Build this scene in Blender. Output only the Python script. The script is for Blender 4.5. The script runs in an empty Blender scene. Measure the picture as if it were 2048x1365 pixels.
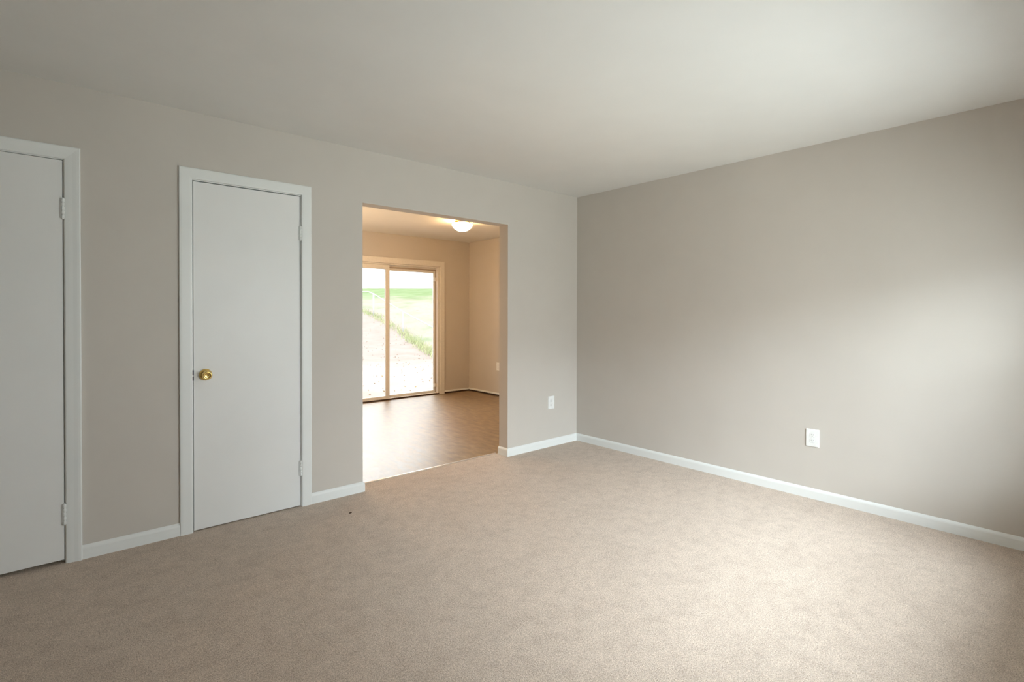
import bpy, bmesh, math, random
from mathutils import Vector, Matrix

# ------------------------------------------------------------------ camera
H = 2.44
IMG_W, IMG_H = 2048, 1365
F_PX, CY_PX = 1029.75, 635.16
YAW, PITCH, ROLL = 0.719258, 0.0083174, 0.0015840
CAM = Vector((-3.9032, -3.4667, 1.2786))

sc = bpy.context.scene
COL = sc.collection
cd = bpy.data.cameras.new('camera')
cam = bpy.data.objects.new('camera', cd)
COL.objects.link(cam)
fwd = Vector((math.sin(YAW) * math.cos(PITCH), math.cos(YAW) * math.cos(PITCH), -math.sin(PITCH)))
rgt0 = Vector((math.cos(YAW), -math.sin(YAW), 0))
up0 = rgt0.cross(fwd)
rgt = math.cos(ROLL) * rgt0 + math.sin(ROLL) * up0
upv = -math.sin(ROLL) * rgt0 + math.cos(ROLL) * up0
m = Matrix((rgt, upv, -fwd)).transposed().to_4x4()
m.translation = CAM
cam.matrix_world = m
cd.sensor_fit = 'HORIZONTAL'
cd.sensor_width = 36.0
cd.lens = F_PX * 36.0 / IMG_W
cd.shift_x = 0.0
cd.shift_y = (CY_PX - IMG_H / 2) / IMG_W
cd.clip_start = 0.02
cd.clip_end = 300
sc.camera = cam

# ------------------------------------------------------------------ view, world, daylight
sc.view_settings.view_transform = 'Standard'
sc.view_settings.look = 'None'
sc.view_settings.exposure = 0.12
sc.view_settings.gamma = 1.0
sc.view_settings.use_curve_mapping = False
sc.cycles.use_denoising = True
sc.cycles.max_bounces = 12
sc.cycles.diffuse_bounces = 8
sc.cycles.sample_clamp_indirect = 10.0

w = bpy.data.worlds.new('overcast_sky')
sc.world = w
w.use_nodes = True
wt = w.node_tree
bg = wt.nodes['Background']
# overcast sky: a little brighter towards the zenith, grassy land below the horizon
wtc = wt.nodes.new('ShaderNodeTexCoord')
wsx = wt.nodes.new('ShaderNodeSeparateXYZ')
wmr = wt.nodes.new('ShaderNodeMapRange')
wmr.inputs['From Min'].default_value = -1.0
wrp = wt.nodes.new('ShaderNodeValToRGB')
el = wrp.color_ramp.elements
el[0].position, el[0].color = 0.0, (0.14, 0.16, 0.12, 1)
el[1].position, el[1].color = 1.0, (1.0, 1.0, 1.0, 1)
for pos, c in ((0.49, (0.16, 0.18, 0.13, 1)), (0.51, (0.50, 0.515, 0.53, 1)), (0.75, (0.80, 0.81, 0.82, 1))):
    e = el.new(pos)
    e.color = c
wt.links.new(wtc.outputs['Generated'], wsx.inputs[0])
wt.links.new(wsx.outputs['Z'], wmr.inputs['Value'])
wt.links.new(wmr.outputs[0], wrp.inputs['Fac'])
wt.links.new(wrp.outputs['Color'], bg.inputs['Color'])
bg.inputs['Strength'].default_value = 3.7


def area(name, loc, target, sx, sy, power, color, spread=180):
    ld = bpy.data.lights.new(name, 'AREA')
    ld.shape = 'RECTANGLE'
    ld.size = sx
    ld.size_y = sy
    ld.energy = power
    ld.color = color
    ld.spread = math.radians(spread)
    o = bpy.data.objects.new(name, ld)
    COL.objects.link(o)
    o.location = loc
    d = Vector(target) - Vector(loc)
    o.rotation_euler = d.to_track_quat('-Z', 'Y').to_euler()
    return o


# daylight that falls through the living room window: bright sky over the street, lawn below it
area('window_daylight', (-1.55, -3.97, 1.20), (-1.60, -2.0, 0.95), 2.1, 1.2, 65, (0.885, 0.945, 1.0))
area('skylight', (-4.7, -9.2, 5.6), (-1.5, -3.8, 1.3), 9.5, 6.0, 4350, (0.80, 0.905, 1.0))
area('lawn_light', (-2.0, -7.6, -0.6), (-1.7, -3.7, 1.4), 7.0, 3.0, 180, (0.95, 1.0, 0.86))
# bright sky above the back yard, falling through the sliding door
area('yard_skylight', (1.0, 9.2, 4.5), (-0.9, 0.0, 0.2), 5.0, 1.6, 480, (0.92, 0.96, 1.0))



def point_light(name, loc, power, color, r=0.1):
    ld = bpy.data.lights.new(name, 'POINT')
    ld.energy = power
    ld.color = color
    ld.shadow_soft_size = r
    o = bpy.data.objects.new(name, ld)
    COL.objects.link(o)
    o.location = loc


# unseen warm fill light, no fixture, added to brighten the dining room ceiling
point_light('dining_fill', (-1.95, 2.15, 1.30), 48, (1.0, 0.70, 0.42), 0.25)

# ------------------------------------------------------------------ materials
MATS = {}


def new_mat(name):
    mt = bpy.data.materials.new(name)
    mt.use_nodes = True
    nt = mt.node_tree
    return mt, nt, nt.nodes['Principled BSDF']


def N(nt, t, **kw):
    n = nt.nodes.new(t)
    for k, v in kw.items():
        if k in n.inputs:
            n.inputs[k].default_value = v
        else:
            setattr(n, k, v)
    return n


def coords(nt, scale=(1, 1, 1)):
    tc = N(nt, 'ShaderNodeTexCoord')
    mp = N(nt, 'ShaderNodeMapping')
    mp.inputs['Scale'].default_value = scale
    nt.links.new(tc.outputs['Object'], mp.inputs['Vector'])
    return mp.outputs['Vector']


def noise(nt, vec, scale, detail=3, rough=0.55):
    n = N(nt, 'ShaderNodeTexNoise')
    n.inputs['Scale'].default_value = scale
    n.inputs['Detail'].default_value = detail
    n.inputs['Roughness'].default_value = rough
    nt.links.new(vec, n.inputs['Vector'])
    return n.outputs['Fac']


def ramp(nt, fac, stops):
    r = N(nt, 'ShaderNodeValToRGB')
    els = r.color_ramp.elements
    while len(els) < len(stops):
        els.new(0.5)
    for e, (pos, c) in zip(els, stops):
        e.position = pos
        e.color = (c[0], c[1], c[2], 1)
    nt.links.new(fac, r.inputs['Fac'])
    return r.outputs['Color']


def mix(nt, fac, a, b, mode='MIX'):
    mx = N(nt, 'ShaderNodeMix')
    mx.data_type = 'RGBA'
    mx.blend_type = mode
    for sock, v in ((mx.inputs[0], fac), (mx.inputs[6], a), (mx.inputs[7], b)):
        if hasattr(v, 'is_linked'):
            nt.links.new(v, sock)
        elif isinstance(v, (int, float)):
            sock.default_value = v
        else:
            sock.default_value = (v[0], v[1], v[2], 1)
    return mx.outputs[2]


def bump(nt, bsdf, height, strength, dist):
    b = N(nt, 'ShaderNodeBump')
    b.inputs['Strength'].default_value = strength
    b.inputs['Distance'].default_value = dist
    nt.links.new(height, b.inputs['Height'])
    nt.links.new(b.outputs['Normal'], bsdf.inputs['Normal'])


def paint(name, col, rough, spec=0.3, bscale=220, bstr=0.12, var=0.015):
    mt, nt, b = new_mat(name)
    v = coords(nt)
    f = noise(nt, v, 3.0, 2)
    lo = [c * (1 - var) for c in col]
    hi = [min(1, c * (1 + var)) for c in col]
    c = ramp(nt, f, [(0.3, lo), (0.7, hi)])
    nt.links.new(c, b.inputs['Base Color'])
    b.inputs['Roughness'].default_value = rough
    b.inputs['Specular IOR Level'].default_value = spec
    bump(nt, b, noise(nt, v, bscale, 2), bstr, 0.001)
    return mt


def plain(name, col, rough=0.5, metal=0.0, spec=0.5):
    mt, nt, b = new_mat(name)
    v = coords(nt)
    f = noise(nt, v, 40, 2)
    c = ramp(nt, f, [(0.3, [x * 0.96 for x in col]), (0.7, [min(1, x * 1.03) for x in col])])
    nt.links.new(c, b.inputs['Base Color'])
    b.inputs['Roughness'].default_value = rough
    b.inputs['Metallic'].default_value = metal
    b.inputs['Specular IOR Level'].default_value = spec
    return mt


M = MATS
M['wall'] = paint('greige_wall_paint', (0.56, 0.525, 0.48), 0.62, 0.25)
M['ceiling'] = paint('ceiling_paint', (0.74, 0.74, 0.725), 0.85, 0.1, 260, 0.1)
M['trim'] = paint('white_semigloss_trim', (0.76, 0.78, 0.77), 0.38, 0.4, 90, 0.05)
M['door'] = paint('white_door_paint', (0.76, 0.765, 0.755), 0.42, 0.4, 130, 0.10)
M['slider'] = plain('white_vinyl_frame', (0.72, 0.70, 0.66), 0.4)
M['plate'] = plain('white_plastic', (0.82, 0.83, 0.82), 0.3)
M['slot'] = plain('grey_slot', (0.27, 0.27, 0.27), 0.7)
M['rim'] = plain('grey_rim', (0.52, 0.53, 0.53), 0.6)
M['dark'] = plain('dark_brown_adhesive', (0.045, 0.022, 0.012), 0.8)
M['pile'] = plain('grey_brown_shadow_strip', (0.36, 0.30, 0.24), 0.9)  # shade tone for the painted shadow lines of the sliding door
M['gap'] = plain('dark_gap', (0.02, 0.02, 0.02), 0.9)
M['brass'] = plain('polished_brass', (0.83, 0.60, 0.22), 0.16, 1.0)
M['brass_dark'] = plain('aged_brass', (0.25, 0.17, 0.06), 0.35, 1.0)
M['alu'] = plain('aluminium_strip', (0.92, 0.92, 0.92), 0.42, 0.85)
M['steel'] = plain('galvanised_steel', (0.62, 0.63, 0.65), 0.45, 0.2)
M['strike'] = plain('dark_steel', (0.06, 0.055, 0.07), 0.5, 0.6)


def carpet_mat():
    mt, nt, b = new_mat('beige_cut_pile_carpet')
    v = coords(nt)
    fine = noise(nt, v, 240, 3, 0.65)
    mid = noise(nt, v, 95, 4, 0.65)
    v2 = coords(nt, (1.0, 1.25, 1.0))
    patch = noise(nt, v2, 4.5, 6, 0.62)
    c1 = ramp(nt, fine, [(0.32, (0.340, 0.266, 0.205)), (0.5, (0.612, 0.502, 0.413)), (0.68, (0.800, 0.690, 0.595))])
    c2 = ramp(nt, mid, [(0.30, (0.80, 0.79, 0.78)), (0.64, (1.06, 1.06, 1.06))])
    c3 = ramp(nt, patch, [(0.34, (0.94, 0.935, 0.93)), (0.50, (1.0, 1.0, 1.0)), (0.66, (1.03, 1.03, 1.03))])
    c4 = ramp(nt, noise(nt, v, 15, 5, 0.65), [(0.34, (0.90, 0.89, 0.885)), (0.5, (1.0, 1.0, 1.0)), (0.66, (1.06, 1.06, 1.06))])
    c = mix(nt, 1.0, mix(nt, 1.0, mix(nt, 1.0, c1, c2, 'MULTIPLY'), c3, 'MULTIPLY'), c4, 'MULTIPLY')
    nt.links.new(c, b.inputs['Base Color'])
    b.inputs['Roughness'].default_value = 1.0
    b.inputs['Specular IOR Level'].default_value = 0.05
    b.inputs['Sheen Weight'].default_value = 0.15
    b.inputs['Sheen Roughness'].default_value = 0.6
    add = N(nt, 'ShaderNodeMath', operation='ADD')
    nt.links.new(fine, add.inputs[0])
    nt.links.new(mid, add.inputs[1])
    bump(nt, b, add.outputs[0], 0.7, 0.006)
    return mt


def vinyl_mat():
    mt, nt, b = new_mat('brown_slate_vinyl')
    v = coords(nt)
    vs = coords(nt, (2.2, 0.8, 1.0))
    a = noise(nt, vs, 8.0, 6, 0.62)
    c1 = ramp(nt, a, [(0.28, (0.125, 0.076, 0.036)), (0.45, (0.205, 0.130, 0.062)), (0.60, (0.280, 0.185, 0.092)), (0.76, (0.350, 0.245, 0.135))])
    br = N(nt, 'ShaderNodeTexBrick')
    br.offset = 0.0
    br.inputs['Scale'].default_value = 1.0
    br.inputs['Mortar Size'].default_value = 0.0035
    br.inputs['Brick Width'].default_value = 0.305
    br.inputs['Row Height'].default_value = 0.305
    br.inputs['Color1'].default_value = (0, 0, 0, 1)
    br.inputs['Color2'].default_value = (0, 0, 0, 1)
    br.inputs['Mortar'].default_value = (0.28, 0.28, 0.28, 1)
    nt.links.new(v, br.inputs['Vector'])
    c = mix(nt, br.outputs['Color'], c1, (0.34, 0.24, 0.15))
    nt.links.new(c, b.inputs['Base Color'])
    rr = N(nt, 'ShaderNodeMapRange')
    rr.inputs['To Min'].default_value = 0.31
    rr.inputs['To Max'].default_value = 0.50
    nt.links.new(a, rr.inputs['Value'])
    nt.links.new(rr.outputs[0], b.inputs['Roughness'])
    b.inputs['Specular IOR Level'].default_value = 0.95
    hh = N(nt, 'ShaderNodeMath', operation='MULTIPLY_ADD')
    nt.links.new(noise(nt, vs, 48, 4, 0.6), hh.inputs[0])
    hh.inputs[1].default_value = 0.30
    nt.links.new(a, hh.inputs[2])
    bump(nt, b, hh.outputs[0], 0.40, 0.0022)
    return mt


def glass_mat():
    mt = bpy.data.materials.new('window_glass')
    mt.use_nodes = True
    nt = mt.node_tree
    nt.nodes.clear()
    out = N(nt, 'ShaderNodeOutputMaterial')
    tr = N(nt, 'ShaderNodeBsdfTransparent')
    tr.inputs['Color'].default_value = (0.97, 0.985, 0.975, 1)
    gl = N(nt, 'ShaderNodeBsdfGlossy')
    gl.inputs['Roughness'].default_value = 0.02
    fr = N(nt, 'ShaderNodeFresnel')
    fr.inputs['IOR'].default_value = 1.25
    mx = N(nt, 'ShaderNodeMixShader')
    nt.links.new(fr.outputs[0], mx.inputs[0])
    nt.links.new(tr.outputs[0], mx.inputs[1])
    nt.links.new(gl.outputs[0], mx.inputs[2])
    nt.links.new(mx.outputs[0], out.inputs['Surface'])
    return mt


def lamp_glass():
    mt, nt, b = new_mat('lit_frosted_glass')
    v = coords(nt)
    c = ramp(nt, noise(nt, v, 9, 2), [(0.3, (1.0, 0.60, 0.27)), (0.7, (1.0, 0.63, 0.30))])
    b.inputs['Base Color'].default_value = (0.9, 0.88, 0.82, 1)
    nt.links.new(c, b.inputs['Emission Color'])
    b.inputs['Emission Strength'].default_value = 66.0
    b.inputs['Roughness'].default_value = 0.3
    return mt


def ground_mat(name, stops, scale, det=6, sp=(0.35, 0.25, 0.16), spamt=0.0):
    mt, nt, b = new_mat(name)
    v = coords(nt)
    a = noise(nt, v, scale, det, 0.65)
    c = ramp(nt, a, stops)
    if spamt:
        s = noise(nt, v, scale * 9, 3, 0.7)
        f = ramp(nt, s, [(0.62, (0, 0, 0)), (0.72, (spamt,) * 3)])
        c = mix(nt, f, c, sp)
    nt.links.new(c, b.inputs['Base Color'])
    b.inputs['Roughness'].default_value = 1.0
    b.inputs['Specular IOR Level'].default_value = 0.0
    bump(nt, b, a, 0.3, 0.05)
    return mt


M['carpet'] = carpet_mat()
M['vinyl'] = vinyl_mat()
M['glass'] = glass_mat()
M['lamp'] = lamp_glass()
M['dirt'] = ground_mat('pale_sandy_dirt', [(0.3, (0.315, 0.262, 0.238)), (0.7, (0.365, 0.320, 0.300))], 1.1, 6, (0.33, 0.26, 0.17), 0.45)


def lawn_mat():
    """patchy grass low on the slope, greener and denser towards the crest"""
    mt, nt, b = new_mat('patchy_grass')
    v = coords(nt)
    p = noise(nt, v, 0.6, 8, 0.65)
    low = ramp(nt, p, [(0.30, (0.22, 0.275, 0.165)), (0.42, (0.31, 0.305, 0.245)), (0.54, (0.365, 0.308, 0.283))])
    g = noise(nt, coords(nt, (0.5, 1.0, 1.0)), 1.3, 6, 0.65)
    high = ramp(nt, g, [(0.3, (0.165, 0.235, 0.11)), (0.7, (0.265, 0.325, 0.195))])
    dot = N(nt, 'ShaderNodeVectorMath', operation='DOT_PRODUCT')
    nt.links.new(v, dot.inputs[0])
    dot.inputs[1].default_value = (math.sin(YAW), math.cos(YAW), 0)
    wob = N(nt, 'ShaderNodeMath', operation='MULTIPLY_ADD')
    nt.links.new(noise(nt, v, 0.7, 5, 0.6), wob.inputs[0])
    wob.inputs[1].default_value = 7.0
    nt.links.new(dot.outputs['Value'], wob.inputs[2])
    mr = N(nt, 'ShaderNodeMapRange')
    d0 = CAM.x * math.sin(YAW) + CAM.y * math.cos(YAW)
    mr.inputs['From Min'].default_value = 31.2 + d0
    mr.inputs['From Max'].default_value = 34.2 + d0
    nt.links.new(wob.outputs[0], mr.inputs['Value'])
    c = mix(nt, mr.outputs[0], low, high)
    f = ramp(nt, noise(nt, v, 5.5, 3, 0.7), [(0.60, (0, 0, 0)), (0.70, (0.6, 0.6, 0.6))])
    c = mix(nt, f, c, (0.20, 0.21, 0.11))
    nt.links.new(c, b.inputs['Base Color'])
    b.inputs['Roughness'].default_value = 1.0
    b.inputs['Specular IOR Level'].default_value = 0.0
    bump(nt, b, p, 0.3, 0.05)
    return mt


M['lawn'] = lawn_mat()
M['blade'] = ground_mat('grass_blades', [(0.35, (0.34, 0.40, 0.20)), (0.65, (0.55, 0.54, 0.36))], 2.0, 3)
M['leaf'] = ground_mat('dry_leaves', [(0.3, (0.27, 0.19, 0.10)), (0.7, (0.42, 0.33, 0.20))], 3.0, 3)

# ------------------------------------------------------------------ mesh helpers


def box(bm, x0, x1, y0, y1, z0, z1, mi=0):
    vs = [bm.verts.new((x, y, z)) for z in (z0, z1) for y in (y0, y1) for x in (x0, x1)]
    for q in ((0, 2, 3, 1), (4, 5, 7, 6), (0, 1, 5, 4), (1, 3, 7, 5), (3, 2, 6, 7), (2, 0, 4, 6)):
        f = bm.faces.new([vs[i] for i in q])
        f.material_index = mi


def bbox(bm, x0, x1, y0, y1, z0, z1, r=0.003, seg=2, mi=0):
    """box with rounded edges"""
    t = bmesh.new()
    box(t, x0, x1, y0, y1, z0, z1)
    bmesh.ops.bevel(t, geom=list(t.edges), offset=r, segments=seg, profile=0.5, affect='EDGES')
    merge(bm, t, mi)


def merge(bm, t, mi=0):
    mp = {}
    for v in t.verts:
        mp[v] = bm.verts.new(v.co)
    for f in t.faces:
        nf = bm.faces.new([mp[v] for v in f.verts])
        nf.material_index = mi
        nf.smooth = f.smooth
    t.free()


def lathe(bm, prof, axis='Z', origin=(0, 0, 0), seg=40, mi=0, smooth=True):
    """prof: list of (radius, height). axis: direction the height runs"""
    o = Vector(origin)
    rings = []
    for r, h in prof:
        ring = []
        if r < 1e-6:
            ring = [bm.verts.new(o + _ax(axis, 0, 0, h))]
        else:
            for k in range(seg):
                a = 2 * math.pi * k / seg
                ring.append(bm.verts.new(o + _ax(axis, r * math.cos(a), r * math.sin(a), h)))
        rings.append(ring)
    for a, b in zip(rings, rings[1:]):
        for k in range(seg):
            k2 = (k + 1) % seg
            if len(a) == 1 and len(b) == 1:
                continue
            if len(a) == 1:
                vs = [a[0], b[k], b[k2]]
            elif len(b) == 1:
                vs = [a[k], a[k2], b[0]]
            else:
                vs = [a[k], a[k2], b[k2], b[k]]
            f = bm.faces.new(vs)
            f.smooth = smooth
            f.material_index = mi


def _ax(axis, u, v, h):
    if axis == 'Z':
        return Vector((u, v, h))
    if axis == '-Y':
        return Vector((u, -h, v))
    if axis == '-X':
        return Vector((-h, u, v))
    if axis == '-Z':
        return Vector((u, v, -h))


def tube(bm, pts, r, seg=8, mi=0):
    pts = [Vector(p) for p in pts]
    rings = []
    for i, p in enumerate(pts):
        d = (pts[min(i + 1, len(pts) - 1)] - pts[max(i - 1, 0)]).normalized()
        ref = Vector((0, 0, 1)) if abs(d.z) < 0.9 else Vector((1, 0, 0))
        u = d.cross(ref).normalized()
        v = d.cross(u)
        rings.append([bm.verts.new(p + r * (math.cos(2 * math.pi * k / seg) * u + math.sin(2 * math.pi * k / seg) * v)) for k in range(seg)])
    for a, b in zip(rings, rings[1:]):
        for k in range(seg):
            f = bm.faces.new([a[k], a[(k + 1) % seg], b[(k + 1) % seg], b[k]])
            f.smooth = True
            f.material_index = mi
    bm.faces.new(rings[0][::-1])
    bm.faces.new(rings[-1])


def obj(name, bm, mats, parent=None, loc=None):
    bmesh.ops.recalc_face_normals(bm, faces=list(bm.faces))
    me = bpy.data.meshes.new(name)
    bm.to_mesh(me)
    bm.free()
    for k in ([mats] if isinstance(mats, str) else mats):
        me.materials.append(M[k])
    o = bpy.data.objects.new(name, me)
    COL.objects.link(o)
    if parent:
        o.parent = parent
    if loc:
        o.location = loc
    return o


def tag(o, label, cat, kind=None, group=None):
    o['label'] = label
    o['category'] = cat
    if kind:
        o['kind'] = kind
    if group:
        o['group'] = group
    return o


def empty(name, loc=(0, 0, 0)):
    o = bpy.data.objects.new(name, None)
    o.empty_display_size = 0.1
    COL.objects.link(o)
    o.location = loc
    return o


def rel(bm, loc):
    bmesh.ops.translate(bm, verts=list(bm.verts), vec=-Vector(loc))
    return bm


def sweep(bm, path, prof, side=1, mi=0, cap=True):
    """prof (t, z): t = distance out from the wall, swept along plan polyline with mitres"""
    P = [Vector((p[0], p[1])) for p in path]
    rows = []
    for i, p in enumerate(P):
        ns = []
        if i > 0:
            d = (P[i] - P[i - 1]).normalized()
            ns.append(Vector((-d.y, d.x)) * side)
        if i < len(P) - 1:
            d = (P[i + 1] - P[i]).normalized()
            ns.append(Vector((-d.y, d.x)) * side)
        if len(ns) == 2:
            n = (ns[0] + ns[1]).normalized()
            n = n / max(0.2, n.dot(ns[0]))
        else:
            n = ns[0]
        rows.append([bm.verts.new((p.x + n.x * t, p.y + n.y * t, z)) for t, z in prof])
    for a, b in zip(rows, rows[1:]):
        for k in range(len(prof) - 1):
            f = bm.faces.new([a[k], b[k], b[k + 1], a[k + 1]])
            f.material_index = mi
    if cap:
        for r in (rows[0], rows[-1]):
            f = bm.faces.new(r)
            f.material_index = mi


def casing_u(bm, xl, xr, zt, zb, prof, y0=0.0, sgn=-1):
    """door casing as a mitred U; prof (u outward from the opening, t thickness out of the wall)"""
    rows = []
    for (sx, x, z, up) in ((-1, xl, zb, 0), (-1, xl, zt, 1), (1, xr, zt, 1), (1, xr, zb, 0)):
        rows.append([bm.verts.new((x + sx * u, y0 + sgn * t, z + (u if up else 0))) for u, t in prof])
    for a, b in zip(rows, rows[1:]):
        for k in range(len(prof) - 1):
            bm.faces.new([a[k], b[k], b[k + 1], a[k + 1]])
    bm.faces.new(rows[0])
    bm.faces.new(rows[-1])


# ------------------------------------------------------------------ dimensions
WT = 0.118                       # partition between living room and dining room
XW, YS = -5.05, -3.75            # living room west and south walls
OPL, OPR, OPT = -2.284, -0.917, 2.064   # cased-less opening
DXE, DYN = 1.171, 3.401          # dining room east and north walls
DXW = -2.48                      # dining room west wall
D1L, D1R, D1T = -4.655, -3.893, 2.052
D2L, D2R, D2T = -3.329, -2.718, 2.047
WIN = (-2.65, -0.45, 0.60, 1.80)
SLL, SLR, SLT = -1.205, 0.592, 2.003

# ------------------------------------------------------------------ walls, floors, ceilings


def wall_x(name, xs, y0, y1, z1, holes, label, mat='wall', z0=-0.12):
    """wall running along x with rectangular holes (x0, x1, zb, zt)"""
    bm = bmesh.new()
    cuts = sorted({xs[0], xs[1]} | {h[0] for h in holes} | {h[1] for h in holes})
    for a, b in zip(cuts, cuts[1:]):
        mid = (a + b) / 2
        hs = [h for h in holes if h[0] < mid < h[1]]
        if not hs:
            box(bm, a, b, y0, y1, z0, z1)
        else:
            h = hs[0]
            if h[2] > z0:
                box(bm, a, b, y0, y1, z0, h[2])
            if h[3] < z1:
                box(bm, a, b, y0, y1, h[3], z1)
    bmesh.ops.remove_doubles(bm, verts=list(bm.verts), dist=1e-5)
    return tag(obj(name, bm, mat), label, 'wall', 'structure')


JW = 0.02    # door jamb lining
wall_x('wall_back', (XW, OPR + 2.2), 0, WT, H + 0.05,
       [(D1L - JW, D1R + JW, -0.2, D1T + JW), (D2L - JW, D2R + JW, -0.2, D2T + JW), (OPL, OPR, -0.2, OPT)],
       'greige painted wall with the two white doors and the open doorway')
bm = bmesh.new()
box(bm, 0, 0.12, YS - 0.15, 0, -0.12, H + 0.05)
tag(obj('wall_right', bm, 'wall'), 'long bare greige wall with one white outlet near its base', 'wall', 'structure')
bm = bmesh.new()
box(bm, XW - 0.12, XW, YS - 0.15, WT, -0.12, H + 0.05)
tag(obj('wall_left', bm, 'wall'), 'greige wall beyond the cropped white door', 'wall', 'structure')
wall_x('wall_front', (XW, 0), YS - 0.15, YS, H + 0.05, [WIN], 'greige wall around the wide window that lights the living room')
wall_x('wall_north', (DXW - 0.1, DXE + 0.12), DYN, DYN + 0.15, H + 0.05, [(SLL, SLR, -0.01, SLT)],
       'dining room wall around the sliding glass door')
bm = bmesh.new()
box(bm, DXE, DXE + 0.12, WT, DYN, -0.12, H + 0.05)
tag(obj('wall_east', bm, 'wall'), 'warm lit dining room wall beside the sliding glass door', 'wall', 'structure')
bm = bmesh.new()
box(bm, DXW - 0.1, DXW, WT, DYN, -0.12, H + 0.05)
tag(obj('wall_west', bm, 'wall'), 'dining room wall hidden behind the white closet', 'wall', 'structure')
# closet and hall behind the two doors, so that the gaps round the doors are dark
bm = bmesh.new()
box(bm, XW - 0.12, DXW - 0.1, 0.95, 1.05, -0.12, H + 0.05)
box(bm, -3.62, -3.54, WT, 0.95, -0.12, H + 0.05)
box(bm, XW - 0.12, XW, WT, 0.95, -0.12, H + 0.05)
tag(obj('wall_closet', bm, 'wall'), 'dark closet walls behind the two white doors', 'wall', 'structure')

bm = bmesh.new()
box(bm, XW - 0.12, 0.12, YS - 0.15, WT * 0.5, H, H + 0.12)
tag(obj('ceiling', bm, 'ceiling'), 'smooth off-white living room ceiling', 'ceiling', 'structure')
bm = bmesh.new()
box(bm, XW - 0.12, DXE + 0.12, WT * 0.5, DYN + 0.15, H, H + 0.12)
tag(obj('ceiling', bm, 'ceiling'), 'dining room ceiling around the lit dome light', 'ceiling', 'structure')

# carpet: one slab with a slightly wavy edge against the metal strip in the doorway
STRIP_Y = 0.143
random.seed(4)
bm = bmesh.new()
box(bm, XW, 0, YS, 0, -0.10, 0)
n = 60
top, bot = [], []
for i in range(n + 1):
    x = OPL + (OPR - OPL) * i / n
    y = STRIP_Y + random.uniform(-0.003, 0.003)
    top.append((x, y))
for (x0, y0), (x1, y1) in zip(top, top[1:]):
    vs = [bm.verts.new(c) for c in ((x0, 0, 0), (x1, 0, 0), (x1, y1, 0), (x0, y0, 0))]
    bm.faces.new(vs)
    vs = [bm.verts.new(c) for c in ((x0, y0, 0), (x1, y1, 0), (x1, y1, -0.1), (x0, y0, -0.1))]
    bm.faces.new(vs)
box(bm, D1L - JW, D1R + JW, 0, 0.95, -0.10, -0.001)
box(bm, D2L - JW, D2R + JW, 0, 0.95, -0.10, -0.001)
bmesh.ops.remove_doubles(bm, verts=list(bm.verts), dist=1e-5)
tag(obj('floor', bm, 'carpet'), 'beige cut-pile carpet covering the living room floor', 'carpet', 'structure')
bm = bmesh.new()
box(bm, OPL, OPR, STRIP_Y + 0.006, DYN, -0.10, -0.004)
box(bm, DXW, OPL, WT, DYN, -0.10, -0.004)
box(bm, OPR, DXE, WT, DYN, -0.10, -0.004)
box(bm, SLL, SLR, DYN, DYN + 0.15, -0.10, -0.004)
tag(obj('floor', bm, 'vinyl'), 'glossy brown vinyl floor of the dining room', 'floor', 'structure')

# metal strip where the carpet meets the vinyl
bm = bmesh.new()
prof = [(-0.016, -0.004), (-0.013, 0.001), (-0.007, 0.0045), (0.0, 0.0055), (0.007, 0.0045), (0.013, 0.001), (0.016, -0.004)]
rows = []
for x in (OPL + 0.002, OPR - 0.014):
    rows.append([bm.verts.new((x, STRIP_Y + 0.010 + t, z)) for t, z in prof])
for k in range(len(prof) - 1):
    bm.faces.new([rows[0][k], rows[1][k], rows[1][k + 1], rows[0][k + 1]]).smooth = True
for r in rows:
    bm.faces.new(r)
tag(obj('threshold_strip', bm, 'alu'), 'thin shiny metal strip between beige carpet and brown vinyl', 'threshold strip')

# ------------------------------------------------------------------ baseboards
BBP = [(0, 0), (0.012, 0), (0.012, 0.052), (0.0105, 0.059), (0.0075, 0.064), (0.0045, 0.068), (0.002, 0.0705), (0, 0.071)]
CW = 0.0635  # casing width
bm = bmesh.new()
sweep(bm, [(D1R + 0.004 + CW, 0), (D2L - 0.004 - CW, 0)], BBP, side=-1)
tag(obj('baseboard_back', bm, 'trim'), 'short white baseboard between the two white doors', 'baseboard', 'structure')
bm = bmesh.new()
sweep(bm, [(D2R + 0.004 + CW, 0), (OPL, 0), (OPL, WT)], BBP, side=-1)
tag(obj('baseboard_back', bm, 'trim'), 'white baseboard from the closet door to the open doorway', 'baseboard', 'structure')
bm = bmesh.new()
sweep(bm, [(OPR, WT + 0.004), (OPR, 0), (0, 0)], BBP, side=-1)
tag(obj('baseboard_back', bm, 'trim'), 'white baseboard wrapping the doorway jamb below the smaller outlet', 'baseboard', 'structure')
bm = bmesh.new()
sweep(bm, [(0, 0), (0, YS)], BBP, side=-1)
tag(obj('baseboard_right', bm, 'trim'), 'long white baseboard along the bare greige wall', 'baseboard', 'structure')
DBP = [(0, 0.020), (0.011, 0.020), (0.011, 0.036), (0.008, 0.042), (0, 0.044)]
DGP = [(0, -0.004), (0.004, -0.004), (0.004, 0.020), (0, 0.020)]
bm = bmesh.new()
sweep(bm, [(0.677, DYN), (DXE, DYN)], DBP, side=-1)
sweep(bm, [(0.677, DYN), (DXE, DYN)], DGP, side=-1, mi=1)
sweep(bm, [(DXW, DYN), (-1.290, DYN)], DBP, side=-1)
sweep(bm, [(DXW, DYN), (-1.290, DYN)], DGP, side=-1, mi=1)
tag(obj('baseboard_north', bm, ['trim', 'dark']), 'thin white strip over a dark gap beside the sliding door', 'baseboard', 'structure')
bm = bmesh.new()
sweep(bm, [(DXE, DYN), (DXE, WT)], DBP, side=-1)
sweep(bm, [(DXE, DYN), (DXE, WT)], DGP, side=-1, mi=1)
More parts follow.
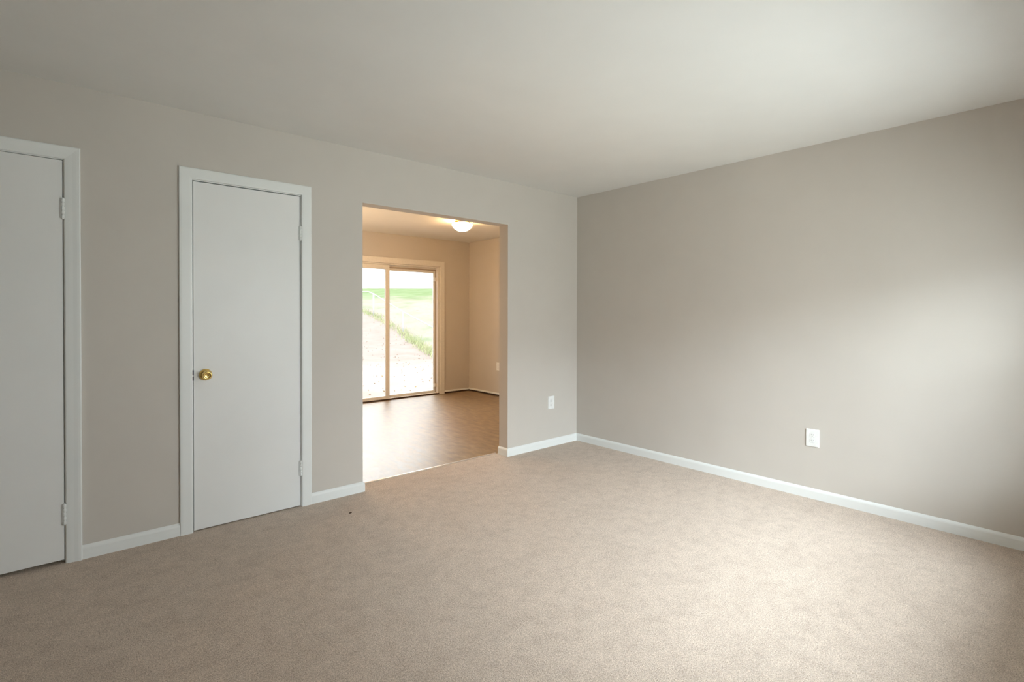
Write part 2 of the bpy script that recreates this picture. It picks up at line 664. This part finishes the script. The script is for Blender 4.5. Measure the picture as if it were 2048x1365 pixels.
tag(obj('baseboard_east', bm, ['trim', 'dark']), 'thin white strip over a dark gap below the dining outlet', 'baseboard', 'structure')

# ------------------------------------------------------------------ doors
CLAM = [(0, 0), (0, 0.008), (0.004, 0.0105), (0.016, 0.0125), (0.032, 0.0145), (0.048, 0.0175), (0.058, 0.0185), (0.0625, 0.0165), (CW, 0.013), (CW, 0)]
FLAT = [(0, 0), (0, 0.0125), (0.003, 0.0155), (0.012, 0.0165), (0.050, 0.0165), (0.060, 0.0155), (CW, 0.0125), (CW, 0)]


def hinge_bm(x, z0, z1):
    bm = bmesh.new()
    n, r = 5, 0.0068
    hh = (z1 - z0) / n
    for k in range(n):
        a, b = z0 + k * hh + 0.0012, z0 + (k + 1) * hh - 0.0012
        lathe(bm, [(0, a), (r * 0.86, a), (r, a + 0.001), (r, b - 0.001), (r * 0.86, b), (0, b)], 'Z', (x, -0.0075, 0), 16)
    lathe(bm, [(0, z0), (r * 0.72, z0), (r * 0.72, z1), (0, z1)], 'Z', (x, -0.0075, 0), 12)
    for z, s in ((z0, -1), (z1, 1)):
        lathe(bm, [(0, z + s * 0.004), (r * 0.5, z + s * 0.003), (r * 0.8, z)], 'Z', (x, -0.0075, 0), 12)
    box(bm, x - 0.011, x - 0.002, -0.0045, -0.0005, z0 + 0.002, z1 - 0.002)
    return bm


def hinged_door(name, xl, xr, zt, zb, prof, hinges, knob, gap, label, latch=False):
    loc = Vector(((xl + xr) / 2, 0, 0))
    root = empty(name, loc)
    tag(root, label, 'door', 'structure')
    # jamb lining with stop
    bm = bmesh.new()
    for a, b in ((xl - JW + 0.0005, xl), (xr, xr + JW - 0.0005)):
        box(bm, a, b, 0.0005, WT - 0.0005, 0, zt + JW - 0.001)
    box(bm, xl, xr, 0.0005, WT - 0.0005, zt, zt + JW - 0.001)
    for a, b in ((xl, xl + 0.011), (xr - 0.011, xr)):
        box(bm, a, b, 0.040, 0.075, 0, zt)
    box(bm, xl, xr, 0.040, 0.075, zt - 0.011, zt)
    obj('door_frame', rel(bm, loc), 'trim', root)
    bm = bmesh.new()
    casing_u(bm, xl - 0.004, xr + 0.004, zt + 0.004, 0.0, prof)
    obj('casing', rel(bm, loc), 'trim', root)
    bm = bmesh.new()
    gl, gr, gt = gap
    bbox(bm, xl + gl, xr - gr, 0.001, 0.036, zb, zt - gt, 0.0015, 1)
    leaf = obj('door_leaf', rel(bm, loc), 'door', root)
    for z0, z1 in hinges:
        obj('hinge', rel(hinge_bm(xr - 0.001, z0, z1), loc), 'trim', root)
    if knob:
        kx, kz = knob
        kb = bmesh.new()
        lathe(kb, [(0, 0.0015), (0.033, 0.0015), (0.0345, 0.003), (0.0335, 0.006), (0.029, 0.0105), (0.020, 0.0135), (0.0135, 0.015), (0.0125, 0.019)],
              '-Y', (kx, 0.0015, kz), 48)
        kn = obj('rosette', rel(kb, loc), 'brass', root)
        kb = bmesh.new()
        lathe(kb, [(0.0118, 0.018), (0.0122, 0.026), (0.0170, 0.030), (0.0235, 0.035), (0.0262, 0.042), (0.0265, 0.049), (0.0250, 0.056), (0.0215, 0.0605),
                   (0.0185, 0.0615), (0.0165, 0.0600), (0.0140, 0.0585), (0.0080, 0.0582), (0.0030, 0.0580), (0.0026, 0.0560), (0, 0.0560)],
              '-Y', (kx, 0.0015, kz), 48)
        obj('door_knob', rel(kb, loc), 'brass', root)
    if latch:
        bm = bmesh.new()
        bbox(bm, xl - 0.0055, xl + 0.0045, -0.0035, 0.020, kz - 0.030, kz + 0.030, 0.001, 1)
        sp = obj('strike_plate', rel(bm, loc), 'strike', root)
        bm = bmesh.new()
        bbox(bm, xl - 0.0050, xl + 0.0015, -0.0070, -0.0030, kz - 0.008, kz + 0.004, 0.001, 1)
        obj('latch_bolt', rel(bm, loc), 'steel', sp)
    return root


hinged_door('door_1', D1L, D1R, D1T, 0.018, CLAM, [(1.753, 1.856), (0.199, 0.303)], (D1L + 0.062, 0.913), (0.003, 0.0025, 0.0025),
            'plain white door cropped by the picture edge, dark gap beneath it')
hinged_door('door_2', D2L, D2R, D2T, 0.006, FLAT, [(1.755, 1.847), (0.203, 0.303)], (-3.265, 0.913), (0.0035, 0.003, 0.0055),
            'narrow plain white closet door with a round brass knob', latch=True)

# ------------------------------------------------------------------ sliding glass door (dining room)
root = empty('door_3', ((SLL + SLR) / 2, DYN, 0))
L3 = root.location
tag(root, 'white framed sliding glass door onto the back yard', 'sliding door', 'structure')
bm = bmesh.new()
FL3 = [(0, 0), (0, 0.014), (0.003, 0.017), (0.079, 0.017), (0.082, 0.014), (0.082, 0)]
casing_u(bm, SLL - 0.003, SLR + 0.003, SLT + 0.003, -0.004, FL3, DYN)
obj('casing', rel(bm, L3), 'slider', root)
bm = bmesh.new()
for a, b in ((SLL + 0.001, SLL + 0.034), (SLR - 0.034, SLR - 0.001)):
    box(bm, a, b, DYN + 0.002, DYN + 0.13, 0.015, SLT - 0.001)
box(bm, SLL + 0.034, SLR - 0.034, DYN + 0.002, DYN + 0.062, SLT - 0.016, SLT - 0.001)
box(bm, SLL + 0.034, SLR - 0.034, DYN + 0.062, DYN + 0.13, SLT - 0.060, SLT - 0.001)
box(bm, SLL + 0.034, SLR - 0.034, DYN + 0.012, DYN + 0.13, 0.015, 0.022)
box(bm, SLR - 0.044, SLR - 0.034, DYN + 0.060, DYN + 0.068, 0.02, SLT - 0.034)
obj('door_frame', rel(bm, L3), 'slider', root)
bm = bmesh.new()
box(bm, SLL, SLR, DYN + 0.013, DYN + 0.13, -0.004, 0.015)
obj('sill_gap', rel(bm, L3), 'dark', root)
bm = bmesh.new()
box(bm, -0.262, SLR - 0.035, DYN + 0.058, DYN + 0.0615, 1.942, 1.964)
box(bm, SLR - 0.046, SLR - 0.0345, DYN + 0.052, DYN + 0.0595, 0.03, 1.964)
obj('shadow_strip', rel(bm, L3), 'pile', root)  # strips added to paint the shadow under the head and along the jamb


def sash(xl, xr, zb, zt, y0, y1, sl, sr, rb, rt):
    bm = bmesh.new()
    bbox(bm, xl, xl + sl, y0, y1, zb, zt, 0.004)
    bbox(bm, xr - sr, xr, y0, y1, zb, zt, 0.004)
    bbox(bm, xl + sl - 0.002, xr - sr + 0.002, y0 + 0.002, y1 - 0.002, zb, zb + rb, 0.004)
    bbox(bm, xl + sl - 0.002, xr - sr + 0.002, y0 + 0.002, y1 - 0.002, zt - rt, zt, 0.004)
    s = obj('sash', rel(bm, L3), 'slider', root)
    g = bmesh.new()
    ym = (y0 + y1) / 2
    box(g, xl + sl - 0.006, xr - sr + 0.006, ym - 0.003, ym + 0.003, zb + rb - 0.006, zt - rt + 0.006)
    obj('glass_pane', rel(g, L3), 'glass', s)
    return s


sash(SLL + 0.035, -0.268, 0.022, SLT - 0.017, DYN + 0.018, DYN + 0.055, 0.074, 0.060, 0.036, 0.068)
sash(-0.292, SLR - 0.035, 0.021, SLT - 0.050, DYN + 0.070, DYN + 0.107, 0.054, 0.030, 0.034, 0.046)
for zc in (1.805, 0.135):
    bm = bmesh.new()
    bbox(bm, SLR - 0.075, SLR - 0.034, DYN + 0.030, DYN + 0.062, zc - 0.028, zc + 0.028, 0.004)
    obj('bumper', rel(bm, L3), 'slider', root)

# ------------------------------------------------------------------ living room window (behind the camera)
wx0, wx1, wz0, wz1 = WIN
root = empty('window_1', ((wx0 + wx1) / 2, YS, wz0))
LW = root.location
tag(root, 'wide white window lighting the living room', 'window', 'structure')
bm = bmesh.new()
fw = 0.05
for a, b in ((wx0 + 0.001, wx0 + fw), (wx1 - fw, wx1 - 0.001), ((wx0 + wx1) / 2 - 0.03, (wx0 + wx1) / 2 + 0.03)):
    box(bm, a, b, YS - 0.11, YS - 0.04, wz0 + 0.001, wz1 - 0.001)
for a, b in ((wz0 + 0.001, wz0 + fw), (wz1 - fw, wz1 - 0.001), ((wz0 + wz1) / 2 - 0.02, (wz0 + wz1) / 2 + 0.02)):
    box(bm, wx0 + fw, wx1 - fw, YS - 0.10, YS - 0.05, a, b)
obj('window_frame', rel(bm, LW), 'trim', root)
bm = bmesh.new()
box(bm, wx0 + fw, wx1 - fw, YS - 0.078, YS - 0.072, wz0 + fw, wz1 - fw)
obj('glass_pane', rel(bm, LW), 'glass', root)
bm = bmesh.new()
bbox(bm, wx0 - 0.03, wx1 + 0.03, YS, YS + 0.04, wz0 - 0.022, wz0 - 0.001, 0.004)
obj('window_sill', rel(bm, LW), 'trim', root)

# ------------------------------------------------------------------ outlets


def outlet(c, axis, label, w=0.083, h=0.121):
    """duplex receptacle; built facing -Y, turned to face -X for the side walls"""
    root = empty('wall_outlet', c)
    if axis == '-X':
        root.rotation_euler = (0, 0, math.radians(-90))
    tag(root, label, 'outlet')
    t = bmesh.new()
    box(t, -w / 2, w / 2, -0.0062, 0, -h / 2, h / 2)
    top = [e for e in t.edges if all(abs(v.co.y + 0.0062) < 1e-6 for v in e.verts)]
    cor = [e for e in t.edges if abs(e.verts[0].co.y - e.verts[1].co.y) > 0.004]
    bmesh.ops.bevel(t, geom=cor, offset=0.004, segments=3, profile=0.5, affect='EDGES')
    top = [e for e in t.edges if all(abs(v.co.y + 0.0062) < 1e-6 for v in e.verts)]
    bmesh.ops.bevel(t, geom=top, offset=0.0035, segments=3, profile=0.5, affect='EDGES')
    obj('cover_plate', t, 'plate', root)
    for dz in (0.0195, -0.0195):
        bm = bmesh.new()
        pts = []
        for k in range(40):
            a = 2 * math.pi * k / 40
            pts.append((0.0172 * math.cos(a), max(-0.0140, min(0.0140, 0.0172 * math.sin(a)))))
        lo = [bm.verts.new((x, -0.0055, z + dz)) for x, z in pts]
        hi = [bm.verts.new((x * 0.96, -0.0078, z * 0.96 + dz)) for x, z in pts]
        for k in range(40):
            bm.faces.new([lo[k], lo[(k + 1) % 40], hi[(k + 1) % 40], hi[k]])
        bm.faces.new(hi)
        # dark groove round the face, two slots and the ground hole
        lo = [bm.verts.new((x * 1.07, -0.0063, z * 1.07 + dz)) for x, z in pts]
        f = bm.faces.new(lo)
        f.material_index = 2
        for x, hh in ((-0.0063, 0.0080), (0.0063, 0.0066)):
            box(bm, x - 0.0013, x + 0.0013, -0.0080, -0.0070, dz + 0.0035 - hh / 2, dz + 0.0035 + hh / 2, 1)
        lathe(bm, [(0.0027, 0.0070), (0.0027, 0.0080), (0, 0.0080)], '-Y', (0, 0, dz - 0.0075), 14, 1)
        obj('receptacle', bm, ['plate', 'slot', 'rim'], root)
    bm = bmesh.new()
    lathe(bm, [(0.0036, 0.0060), (0.0034, 0.0072), (0.0020, 0.0078), (0, 0.0079)], '-Y', (0, 0, 0), 16)
    obj('screw', bm, 'plate', root)
    return root


outlet((-0.367, 0, 0.420), '-Y', 'white duplex outlet on the wall between the open doorway and room corner')
outlet((0, -2.165, 0.419), '-X', 'white duplex outlet low on the long bare greige wall')
outlet((DXE, 2.645, 0.452), '-X', 'white outlet in the dining room half hidden behind the doorway jamb')

# ------------------------------------------------------------------ ceiling light
LC = Vector((-0.099, 1.83, H))
root = empty('ceiling_light', LC)
tag(root, 'lit white glass dome light on the dining room ceiling', 'ceiling light')
bm = bmesh.new()
lathe(bm, [(0, 0), (0.098, 0), (0.100, 0.006), (0.098, 0.030), (0.094, 0.036), (0, 0.036)], '-Z', (0, 0, 0), 48)
obj('base', bm, 'brass', root)
bm = bmesh.new()
lathe(bm, [(0.104, 0.034), (0.118, 0.036), (0.1265, 0.043), (0.1275, 0.054), (0.122, 0.070), (0.109, 0.089), (0.090, 0.107), (0.065, 0.122), (0.034, 0.132), (0, 0.135)], '-Z', (0, 0, 0), 48)
obj('glass_shade', bm, 'lamp', root)
for k in range(3):
    a = math.radians(-41 + 120 * k)
    bm = bmesh.new()
    c, s = math.cos(a), math.sin(a)
    t = bmesh.new()
    bbox(t, 0.098, 0.116, -0.008, 0.008, -0.042, -0.020, 0.002, 1)
    bmesh.ops.rotate(t, verts=list(t.verts), cent=(0, 0, 0), matrix=Matrix.Rotation(a, 3, 'Z'))
    merge(bm, t)
    obj('clip', bm, 'brass_dark', root)

# ------------------------------------------------------------------ lint fleck on the carpet
bm = bmesh.new()
bmesh.ops.create_icosphere(bm, subdivisions=2, radius=0.006)
for v in bm.verts:
    v.co.x *= 1.7
    v.co.z *= 0.5
    v.co += Vector((random.uniform(-1, 1), random.uniform(-1, 1), 0)) * 0.0012
o = obj('carpet_fleck', bm, 'dark', None, (-2.52, -0.327, 0.0028))
tag(o, 'tiny dark fleck on the beige carpet in front of the closet door', 'fleck')

# ------------------------------------------------------------------ back yard
AX = (math.sin(YAW), math.cos(YAW))
ZP = [(0, -0.14), (13.5, -0.14), (17.3, -0.12), (19.5, 0.10), (21.5, 0.40), (24.0, 1.15), (26, 1.52), (30, 2.20), (34, 2.72), (38, 3.08), (41, 3.20), (60, 3.2), (200, 3.2)]


def ground_z(x, y):
    d = (x - CAM.x) * AX[0] + (y - CAM.y) * AX[1]
    for (a, za), (b, zb) in zip(ZP, ZP[1:]):
        if a <= d <= b:
            t = (d - a) / (b - a)
            return za + (zb - za) * t
    return ZP[0][1]


# line of the fence, near end first
FEN = [(3.4, 6.6), (5.492, 11.287), (6.834, 15.70), (7.052, 18.842), (7.10, 20.14), (7.25, 23.0)]


def fence_x(y):
    for (xa, ya), (xb, yb) in zip(FEN, FEN[1:]):
        if y <= yb:
            t = (y - ya) / (yb - ya)
            return xa + (xb - xa) * t
    return FEN[-1][0]


def terrain(name, mat, label, cat, side):
    bm = bmesh.new()
    ys = [DYN + 0.16] + [4.0 + 0.5 * k for k in range(60)] + [34 + 2 * k for k in range(20)]
    if side == 'near':
        us = [k / 40 for k in range(41)]
    else:
        us = [k / 50 for k in range(51)]
    rnd = random.Random(7)
    rows = []
    for y in ys:
        fx = fence_x(y)
        row = []
        for u in us:
            x = (-14 + (fx + 14) * u) if side == 'near' else (fx + 46 * u ** 1.5)
            dz = rnd.uniform(-0.015, 0.015) if 0 < u < 1 else 0
            row.append(bm.verts.new((x, y, ground_z(x, y) + dz)))
        rows.append(row)
    for a, b in zip(rows, rows[1:]):
        for k in range(len(us) - 1):
            bm.faces.new([a[k], a[k + 1], b[k + 1], b[k]]).smooth = True
    o = obj(name, bm, mat)
    tag(o, label, cat, 'structure')
    return o


terrain('ground', ['dirt'], 'pale bare yard littered with dry leaves outside the sliding door', 'yard', 'near')
terrain('ground', ['lawn'], 'patchy grass slope rising behind the wire fence', 'lawn', 'far')

# grass growing along the fence line
rnd = random.Random(11)
bm = bmesh.new()
for k in range(3200):
    y = 7.0 + 13.5 * rnd.random() ** 1.35
    x = fence_x(y) + rnd.gauss(0.04, 0.13)
    z = ground_z(x, y) - 0.01
    h = rnd.uniform(0.05, 0.21) * (1.15 if y < 16 else 0.8)
    a = rnd.uniform(0, math.pi)
    wv = Vector((math.cos(a), math.sin(a), 0)) * 0.011
    ln = Vector((rnd.uniform(-0.5, 0.5), rnd.uniform(-0.5, 0.5), 0)) * h
    p = Vector((x, y, z))
    vs = [bm.verts.new(c) for c in (p - wv, p + wv, p + wv * 0.7 + ln * 0.4 + Vector((0, 0, h * 0.6)), p + ln + Vector((0, 0, h)))]
    bm.faces.new([vs[0], vs[1], vs[2], vs[3]])
tag(obj('grass_tufts', bm, 'blade'), 'long grass growing along the foot of the wire fence', 'grass', 'stuff')

# dry leaves on the bare yard
bm = bmesh.new()
for k in range(650):
    y = rnd.uniform(4.2, 19)
    x = rnd.uniform(-4, fence_x(y))
    z = ground_z(x, y) + 0.022
    s = rnd.uniform(0.014, 0.030)
    a = rnd.uniform(0, 6.28)
    u = Vector((math.cos(a), math.sin(a), rnd.uniform(-0.3, 0.3))) * s
    v = Vector((-math.sin(a), math.cos(a), rnd.uniform(-0.3, 0.3))) * s * 0.55
    p = Vector((x, y, z))
    c = [bm.verts.new(p + q) for q in (-u, v * 0.9 - u * 0.3, u * 0.5 + v * 0.7, u, u * 0.4 - v * 0.8, -u * 0.3 - v)]
    m0 = bm.verts.new(p + Vector((0, 0, -0.012)))
    for i in range(6):
        bm.faces.new([c[i], c[(i + 1) % 6], m0])
tag(obj('fallen_leaves', bm, 'leaf'), 'dry brown leaves scattered over the bare yard', 'leaves', 'stuff')

# chain-link fence running up the slope
root = empty('wire_fence', (6.834, 15.70, ground_z(6.834, 15.70)))
LF = root.location
tag(root, 'white chain-link fence climbing the grassy slope', 'fence')
rail = [(4.6, 8.9, 0.80), (5.496, 11.294, 0.797), (6.838, 15.707, 1.33), (7.056, 18.849, 2.17), (7.12, 19.55, 2.29), (7.10, 20.15, 2.305), (7.25, 23.0, 2.6)]
bm = bmesh.new()
tube(bm, rail, 0.022, 10)
obj('top_rail', rel(bm, LF), 'steel', root)
for (x, y, z) in (rail[0], rail[2], rail[3], (7.2, 22.0, 2.5)):
    bm = bmesh.new()
    gz = ground_z(x, y) - 0.1
    tube(bm, [(x, y, gz), (x, y, z - 0.01)], 0.034, 12)
    lathe(bm, [(0.036, z - 0.02), (0.036, z + 0.01), (0.02, z + 0.03), (0, z + 0.034)], 'Z', (x, y, 0), 12)
    obj('post', rel(bm, LF), 'steel', root)
# wire mesh: two families of slanting wires
bm = bmesh.new()


def rail_at(y):
    for a, b in zip(rail, rail[1:]):
        if y <= b[1]:
            t = (y - a[1]) / (b[1] - a[1])
            return [a[i] + (b[i] - a[i]) * t for i in range(3)]
    return list(rail[-1])


yy = rail[0][1]
while yy < 21.8:
    for s in (1, -1):
        y2 = yy + s * 0.9
        if rail[0][1] <= y2 <= 22.0:
            a, b = rail_at(yy), rail_at(y2)
            za = ground_z(a[0], a[1]) + 0.03
            tube(bm, [(a[0], a[1], za), (b[0], b[1], b[2])], 0.0006, 3)
    yy += 0.08
obj('wire_mesh', rel(bm, LF), 'steel', root)
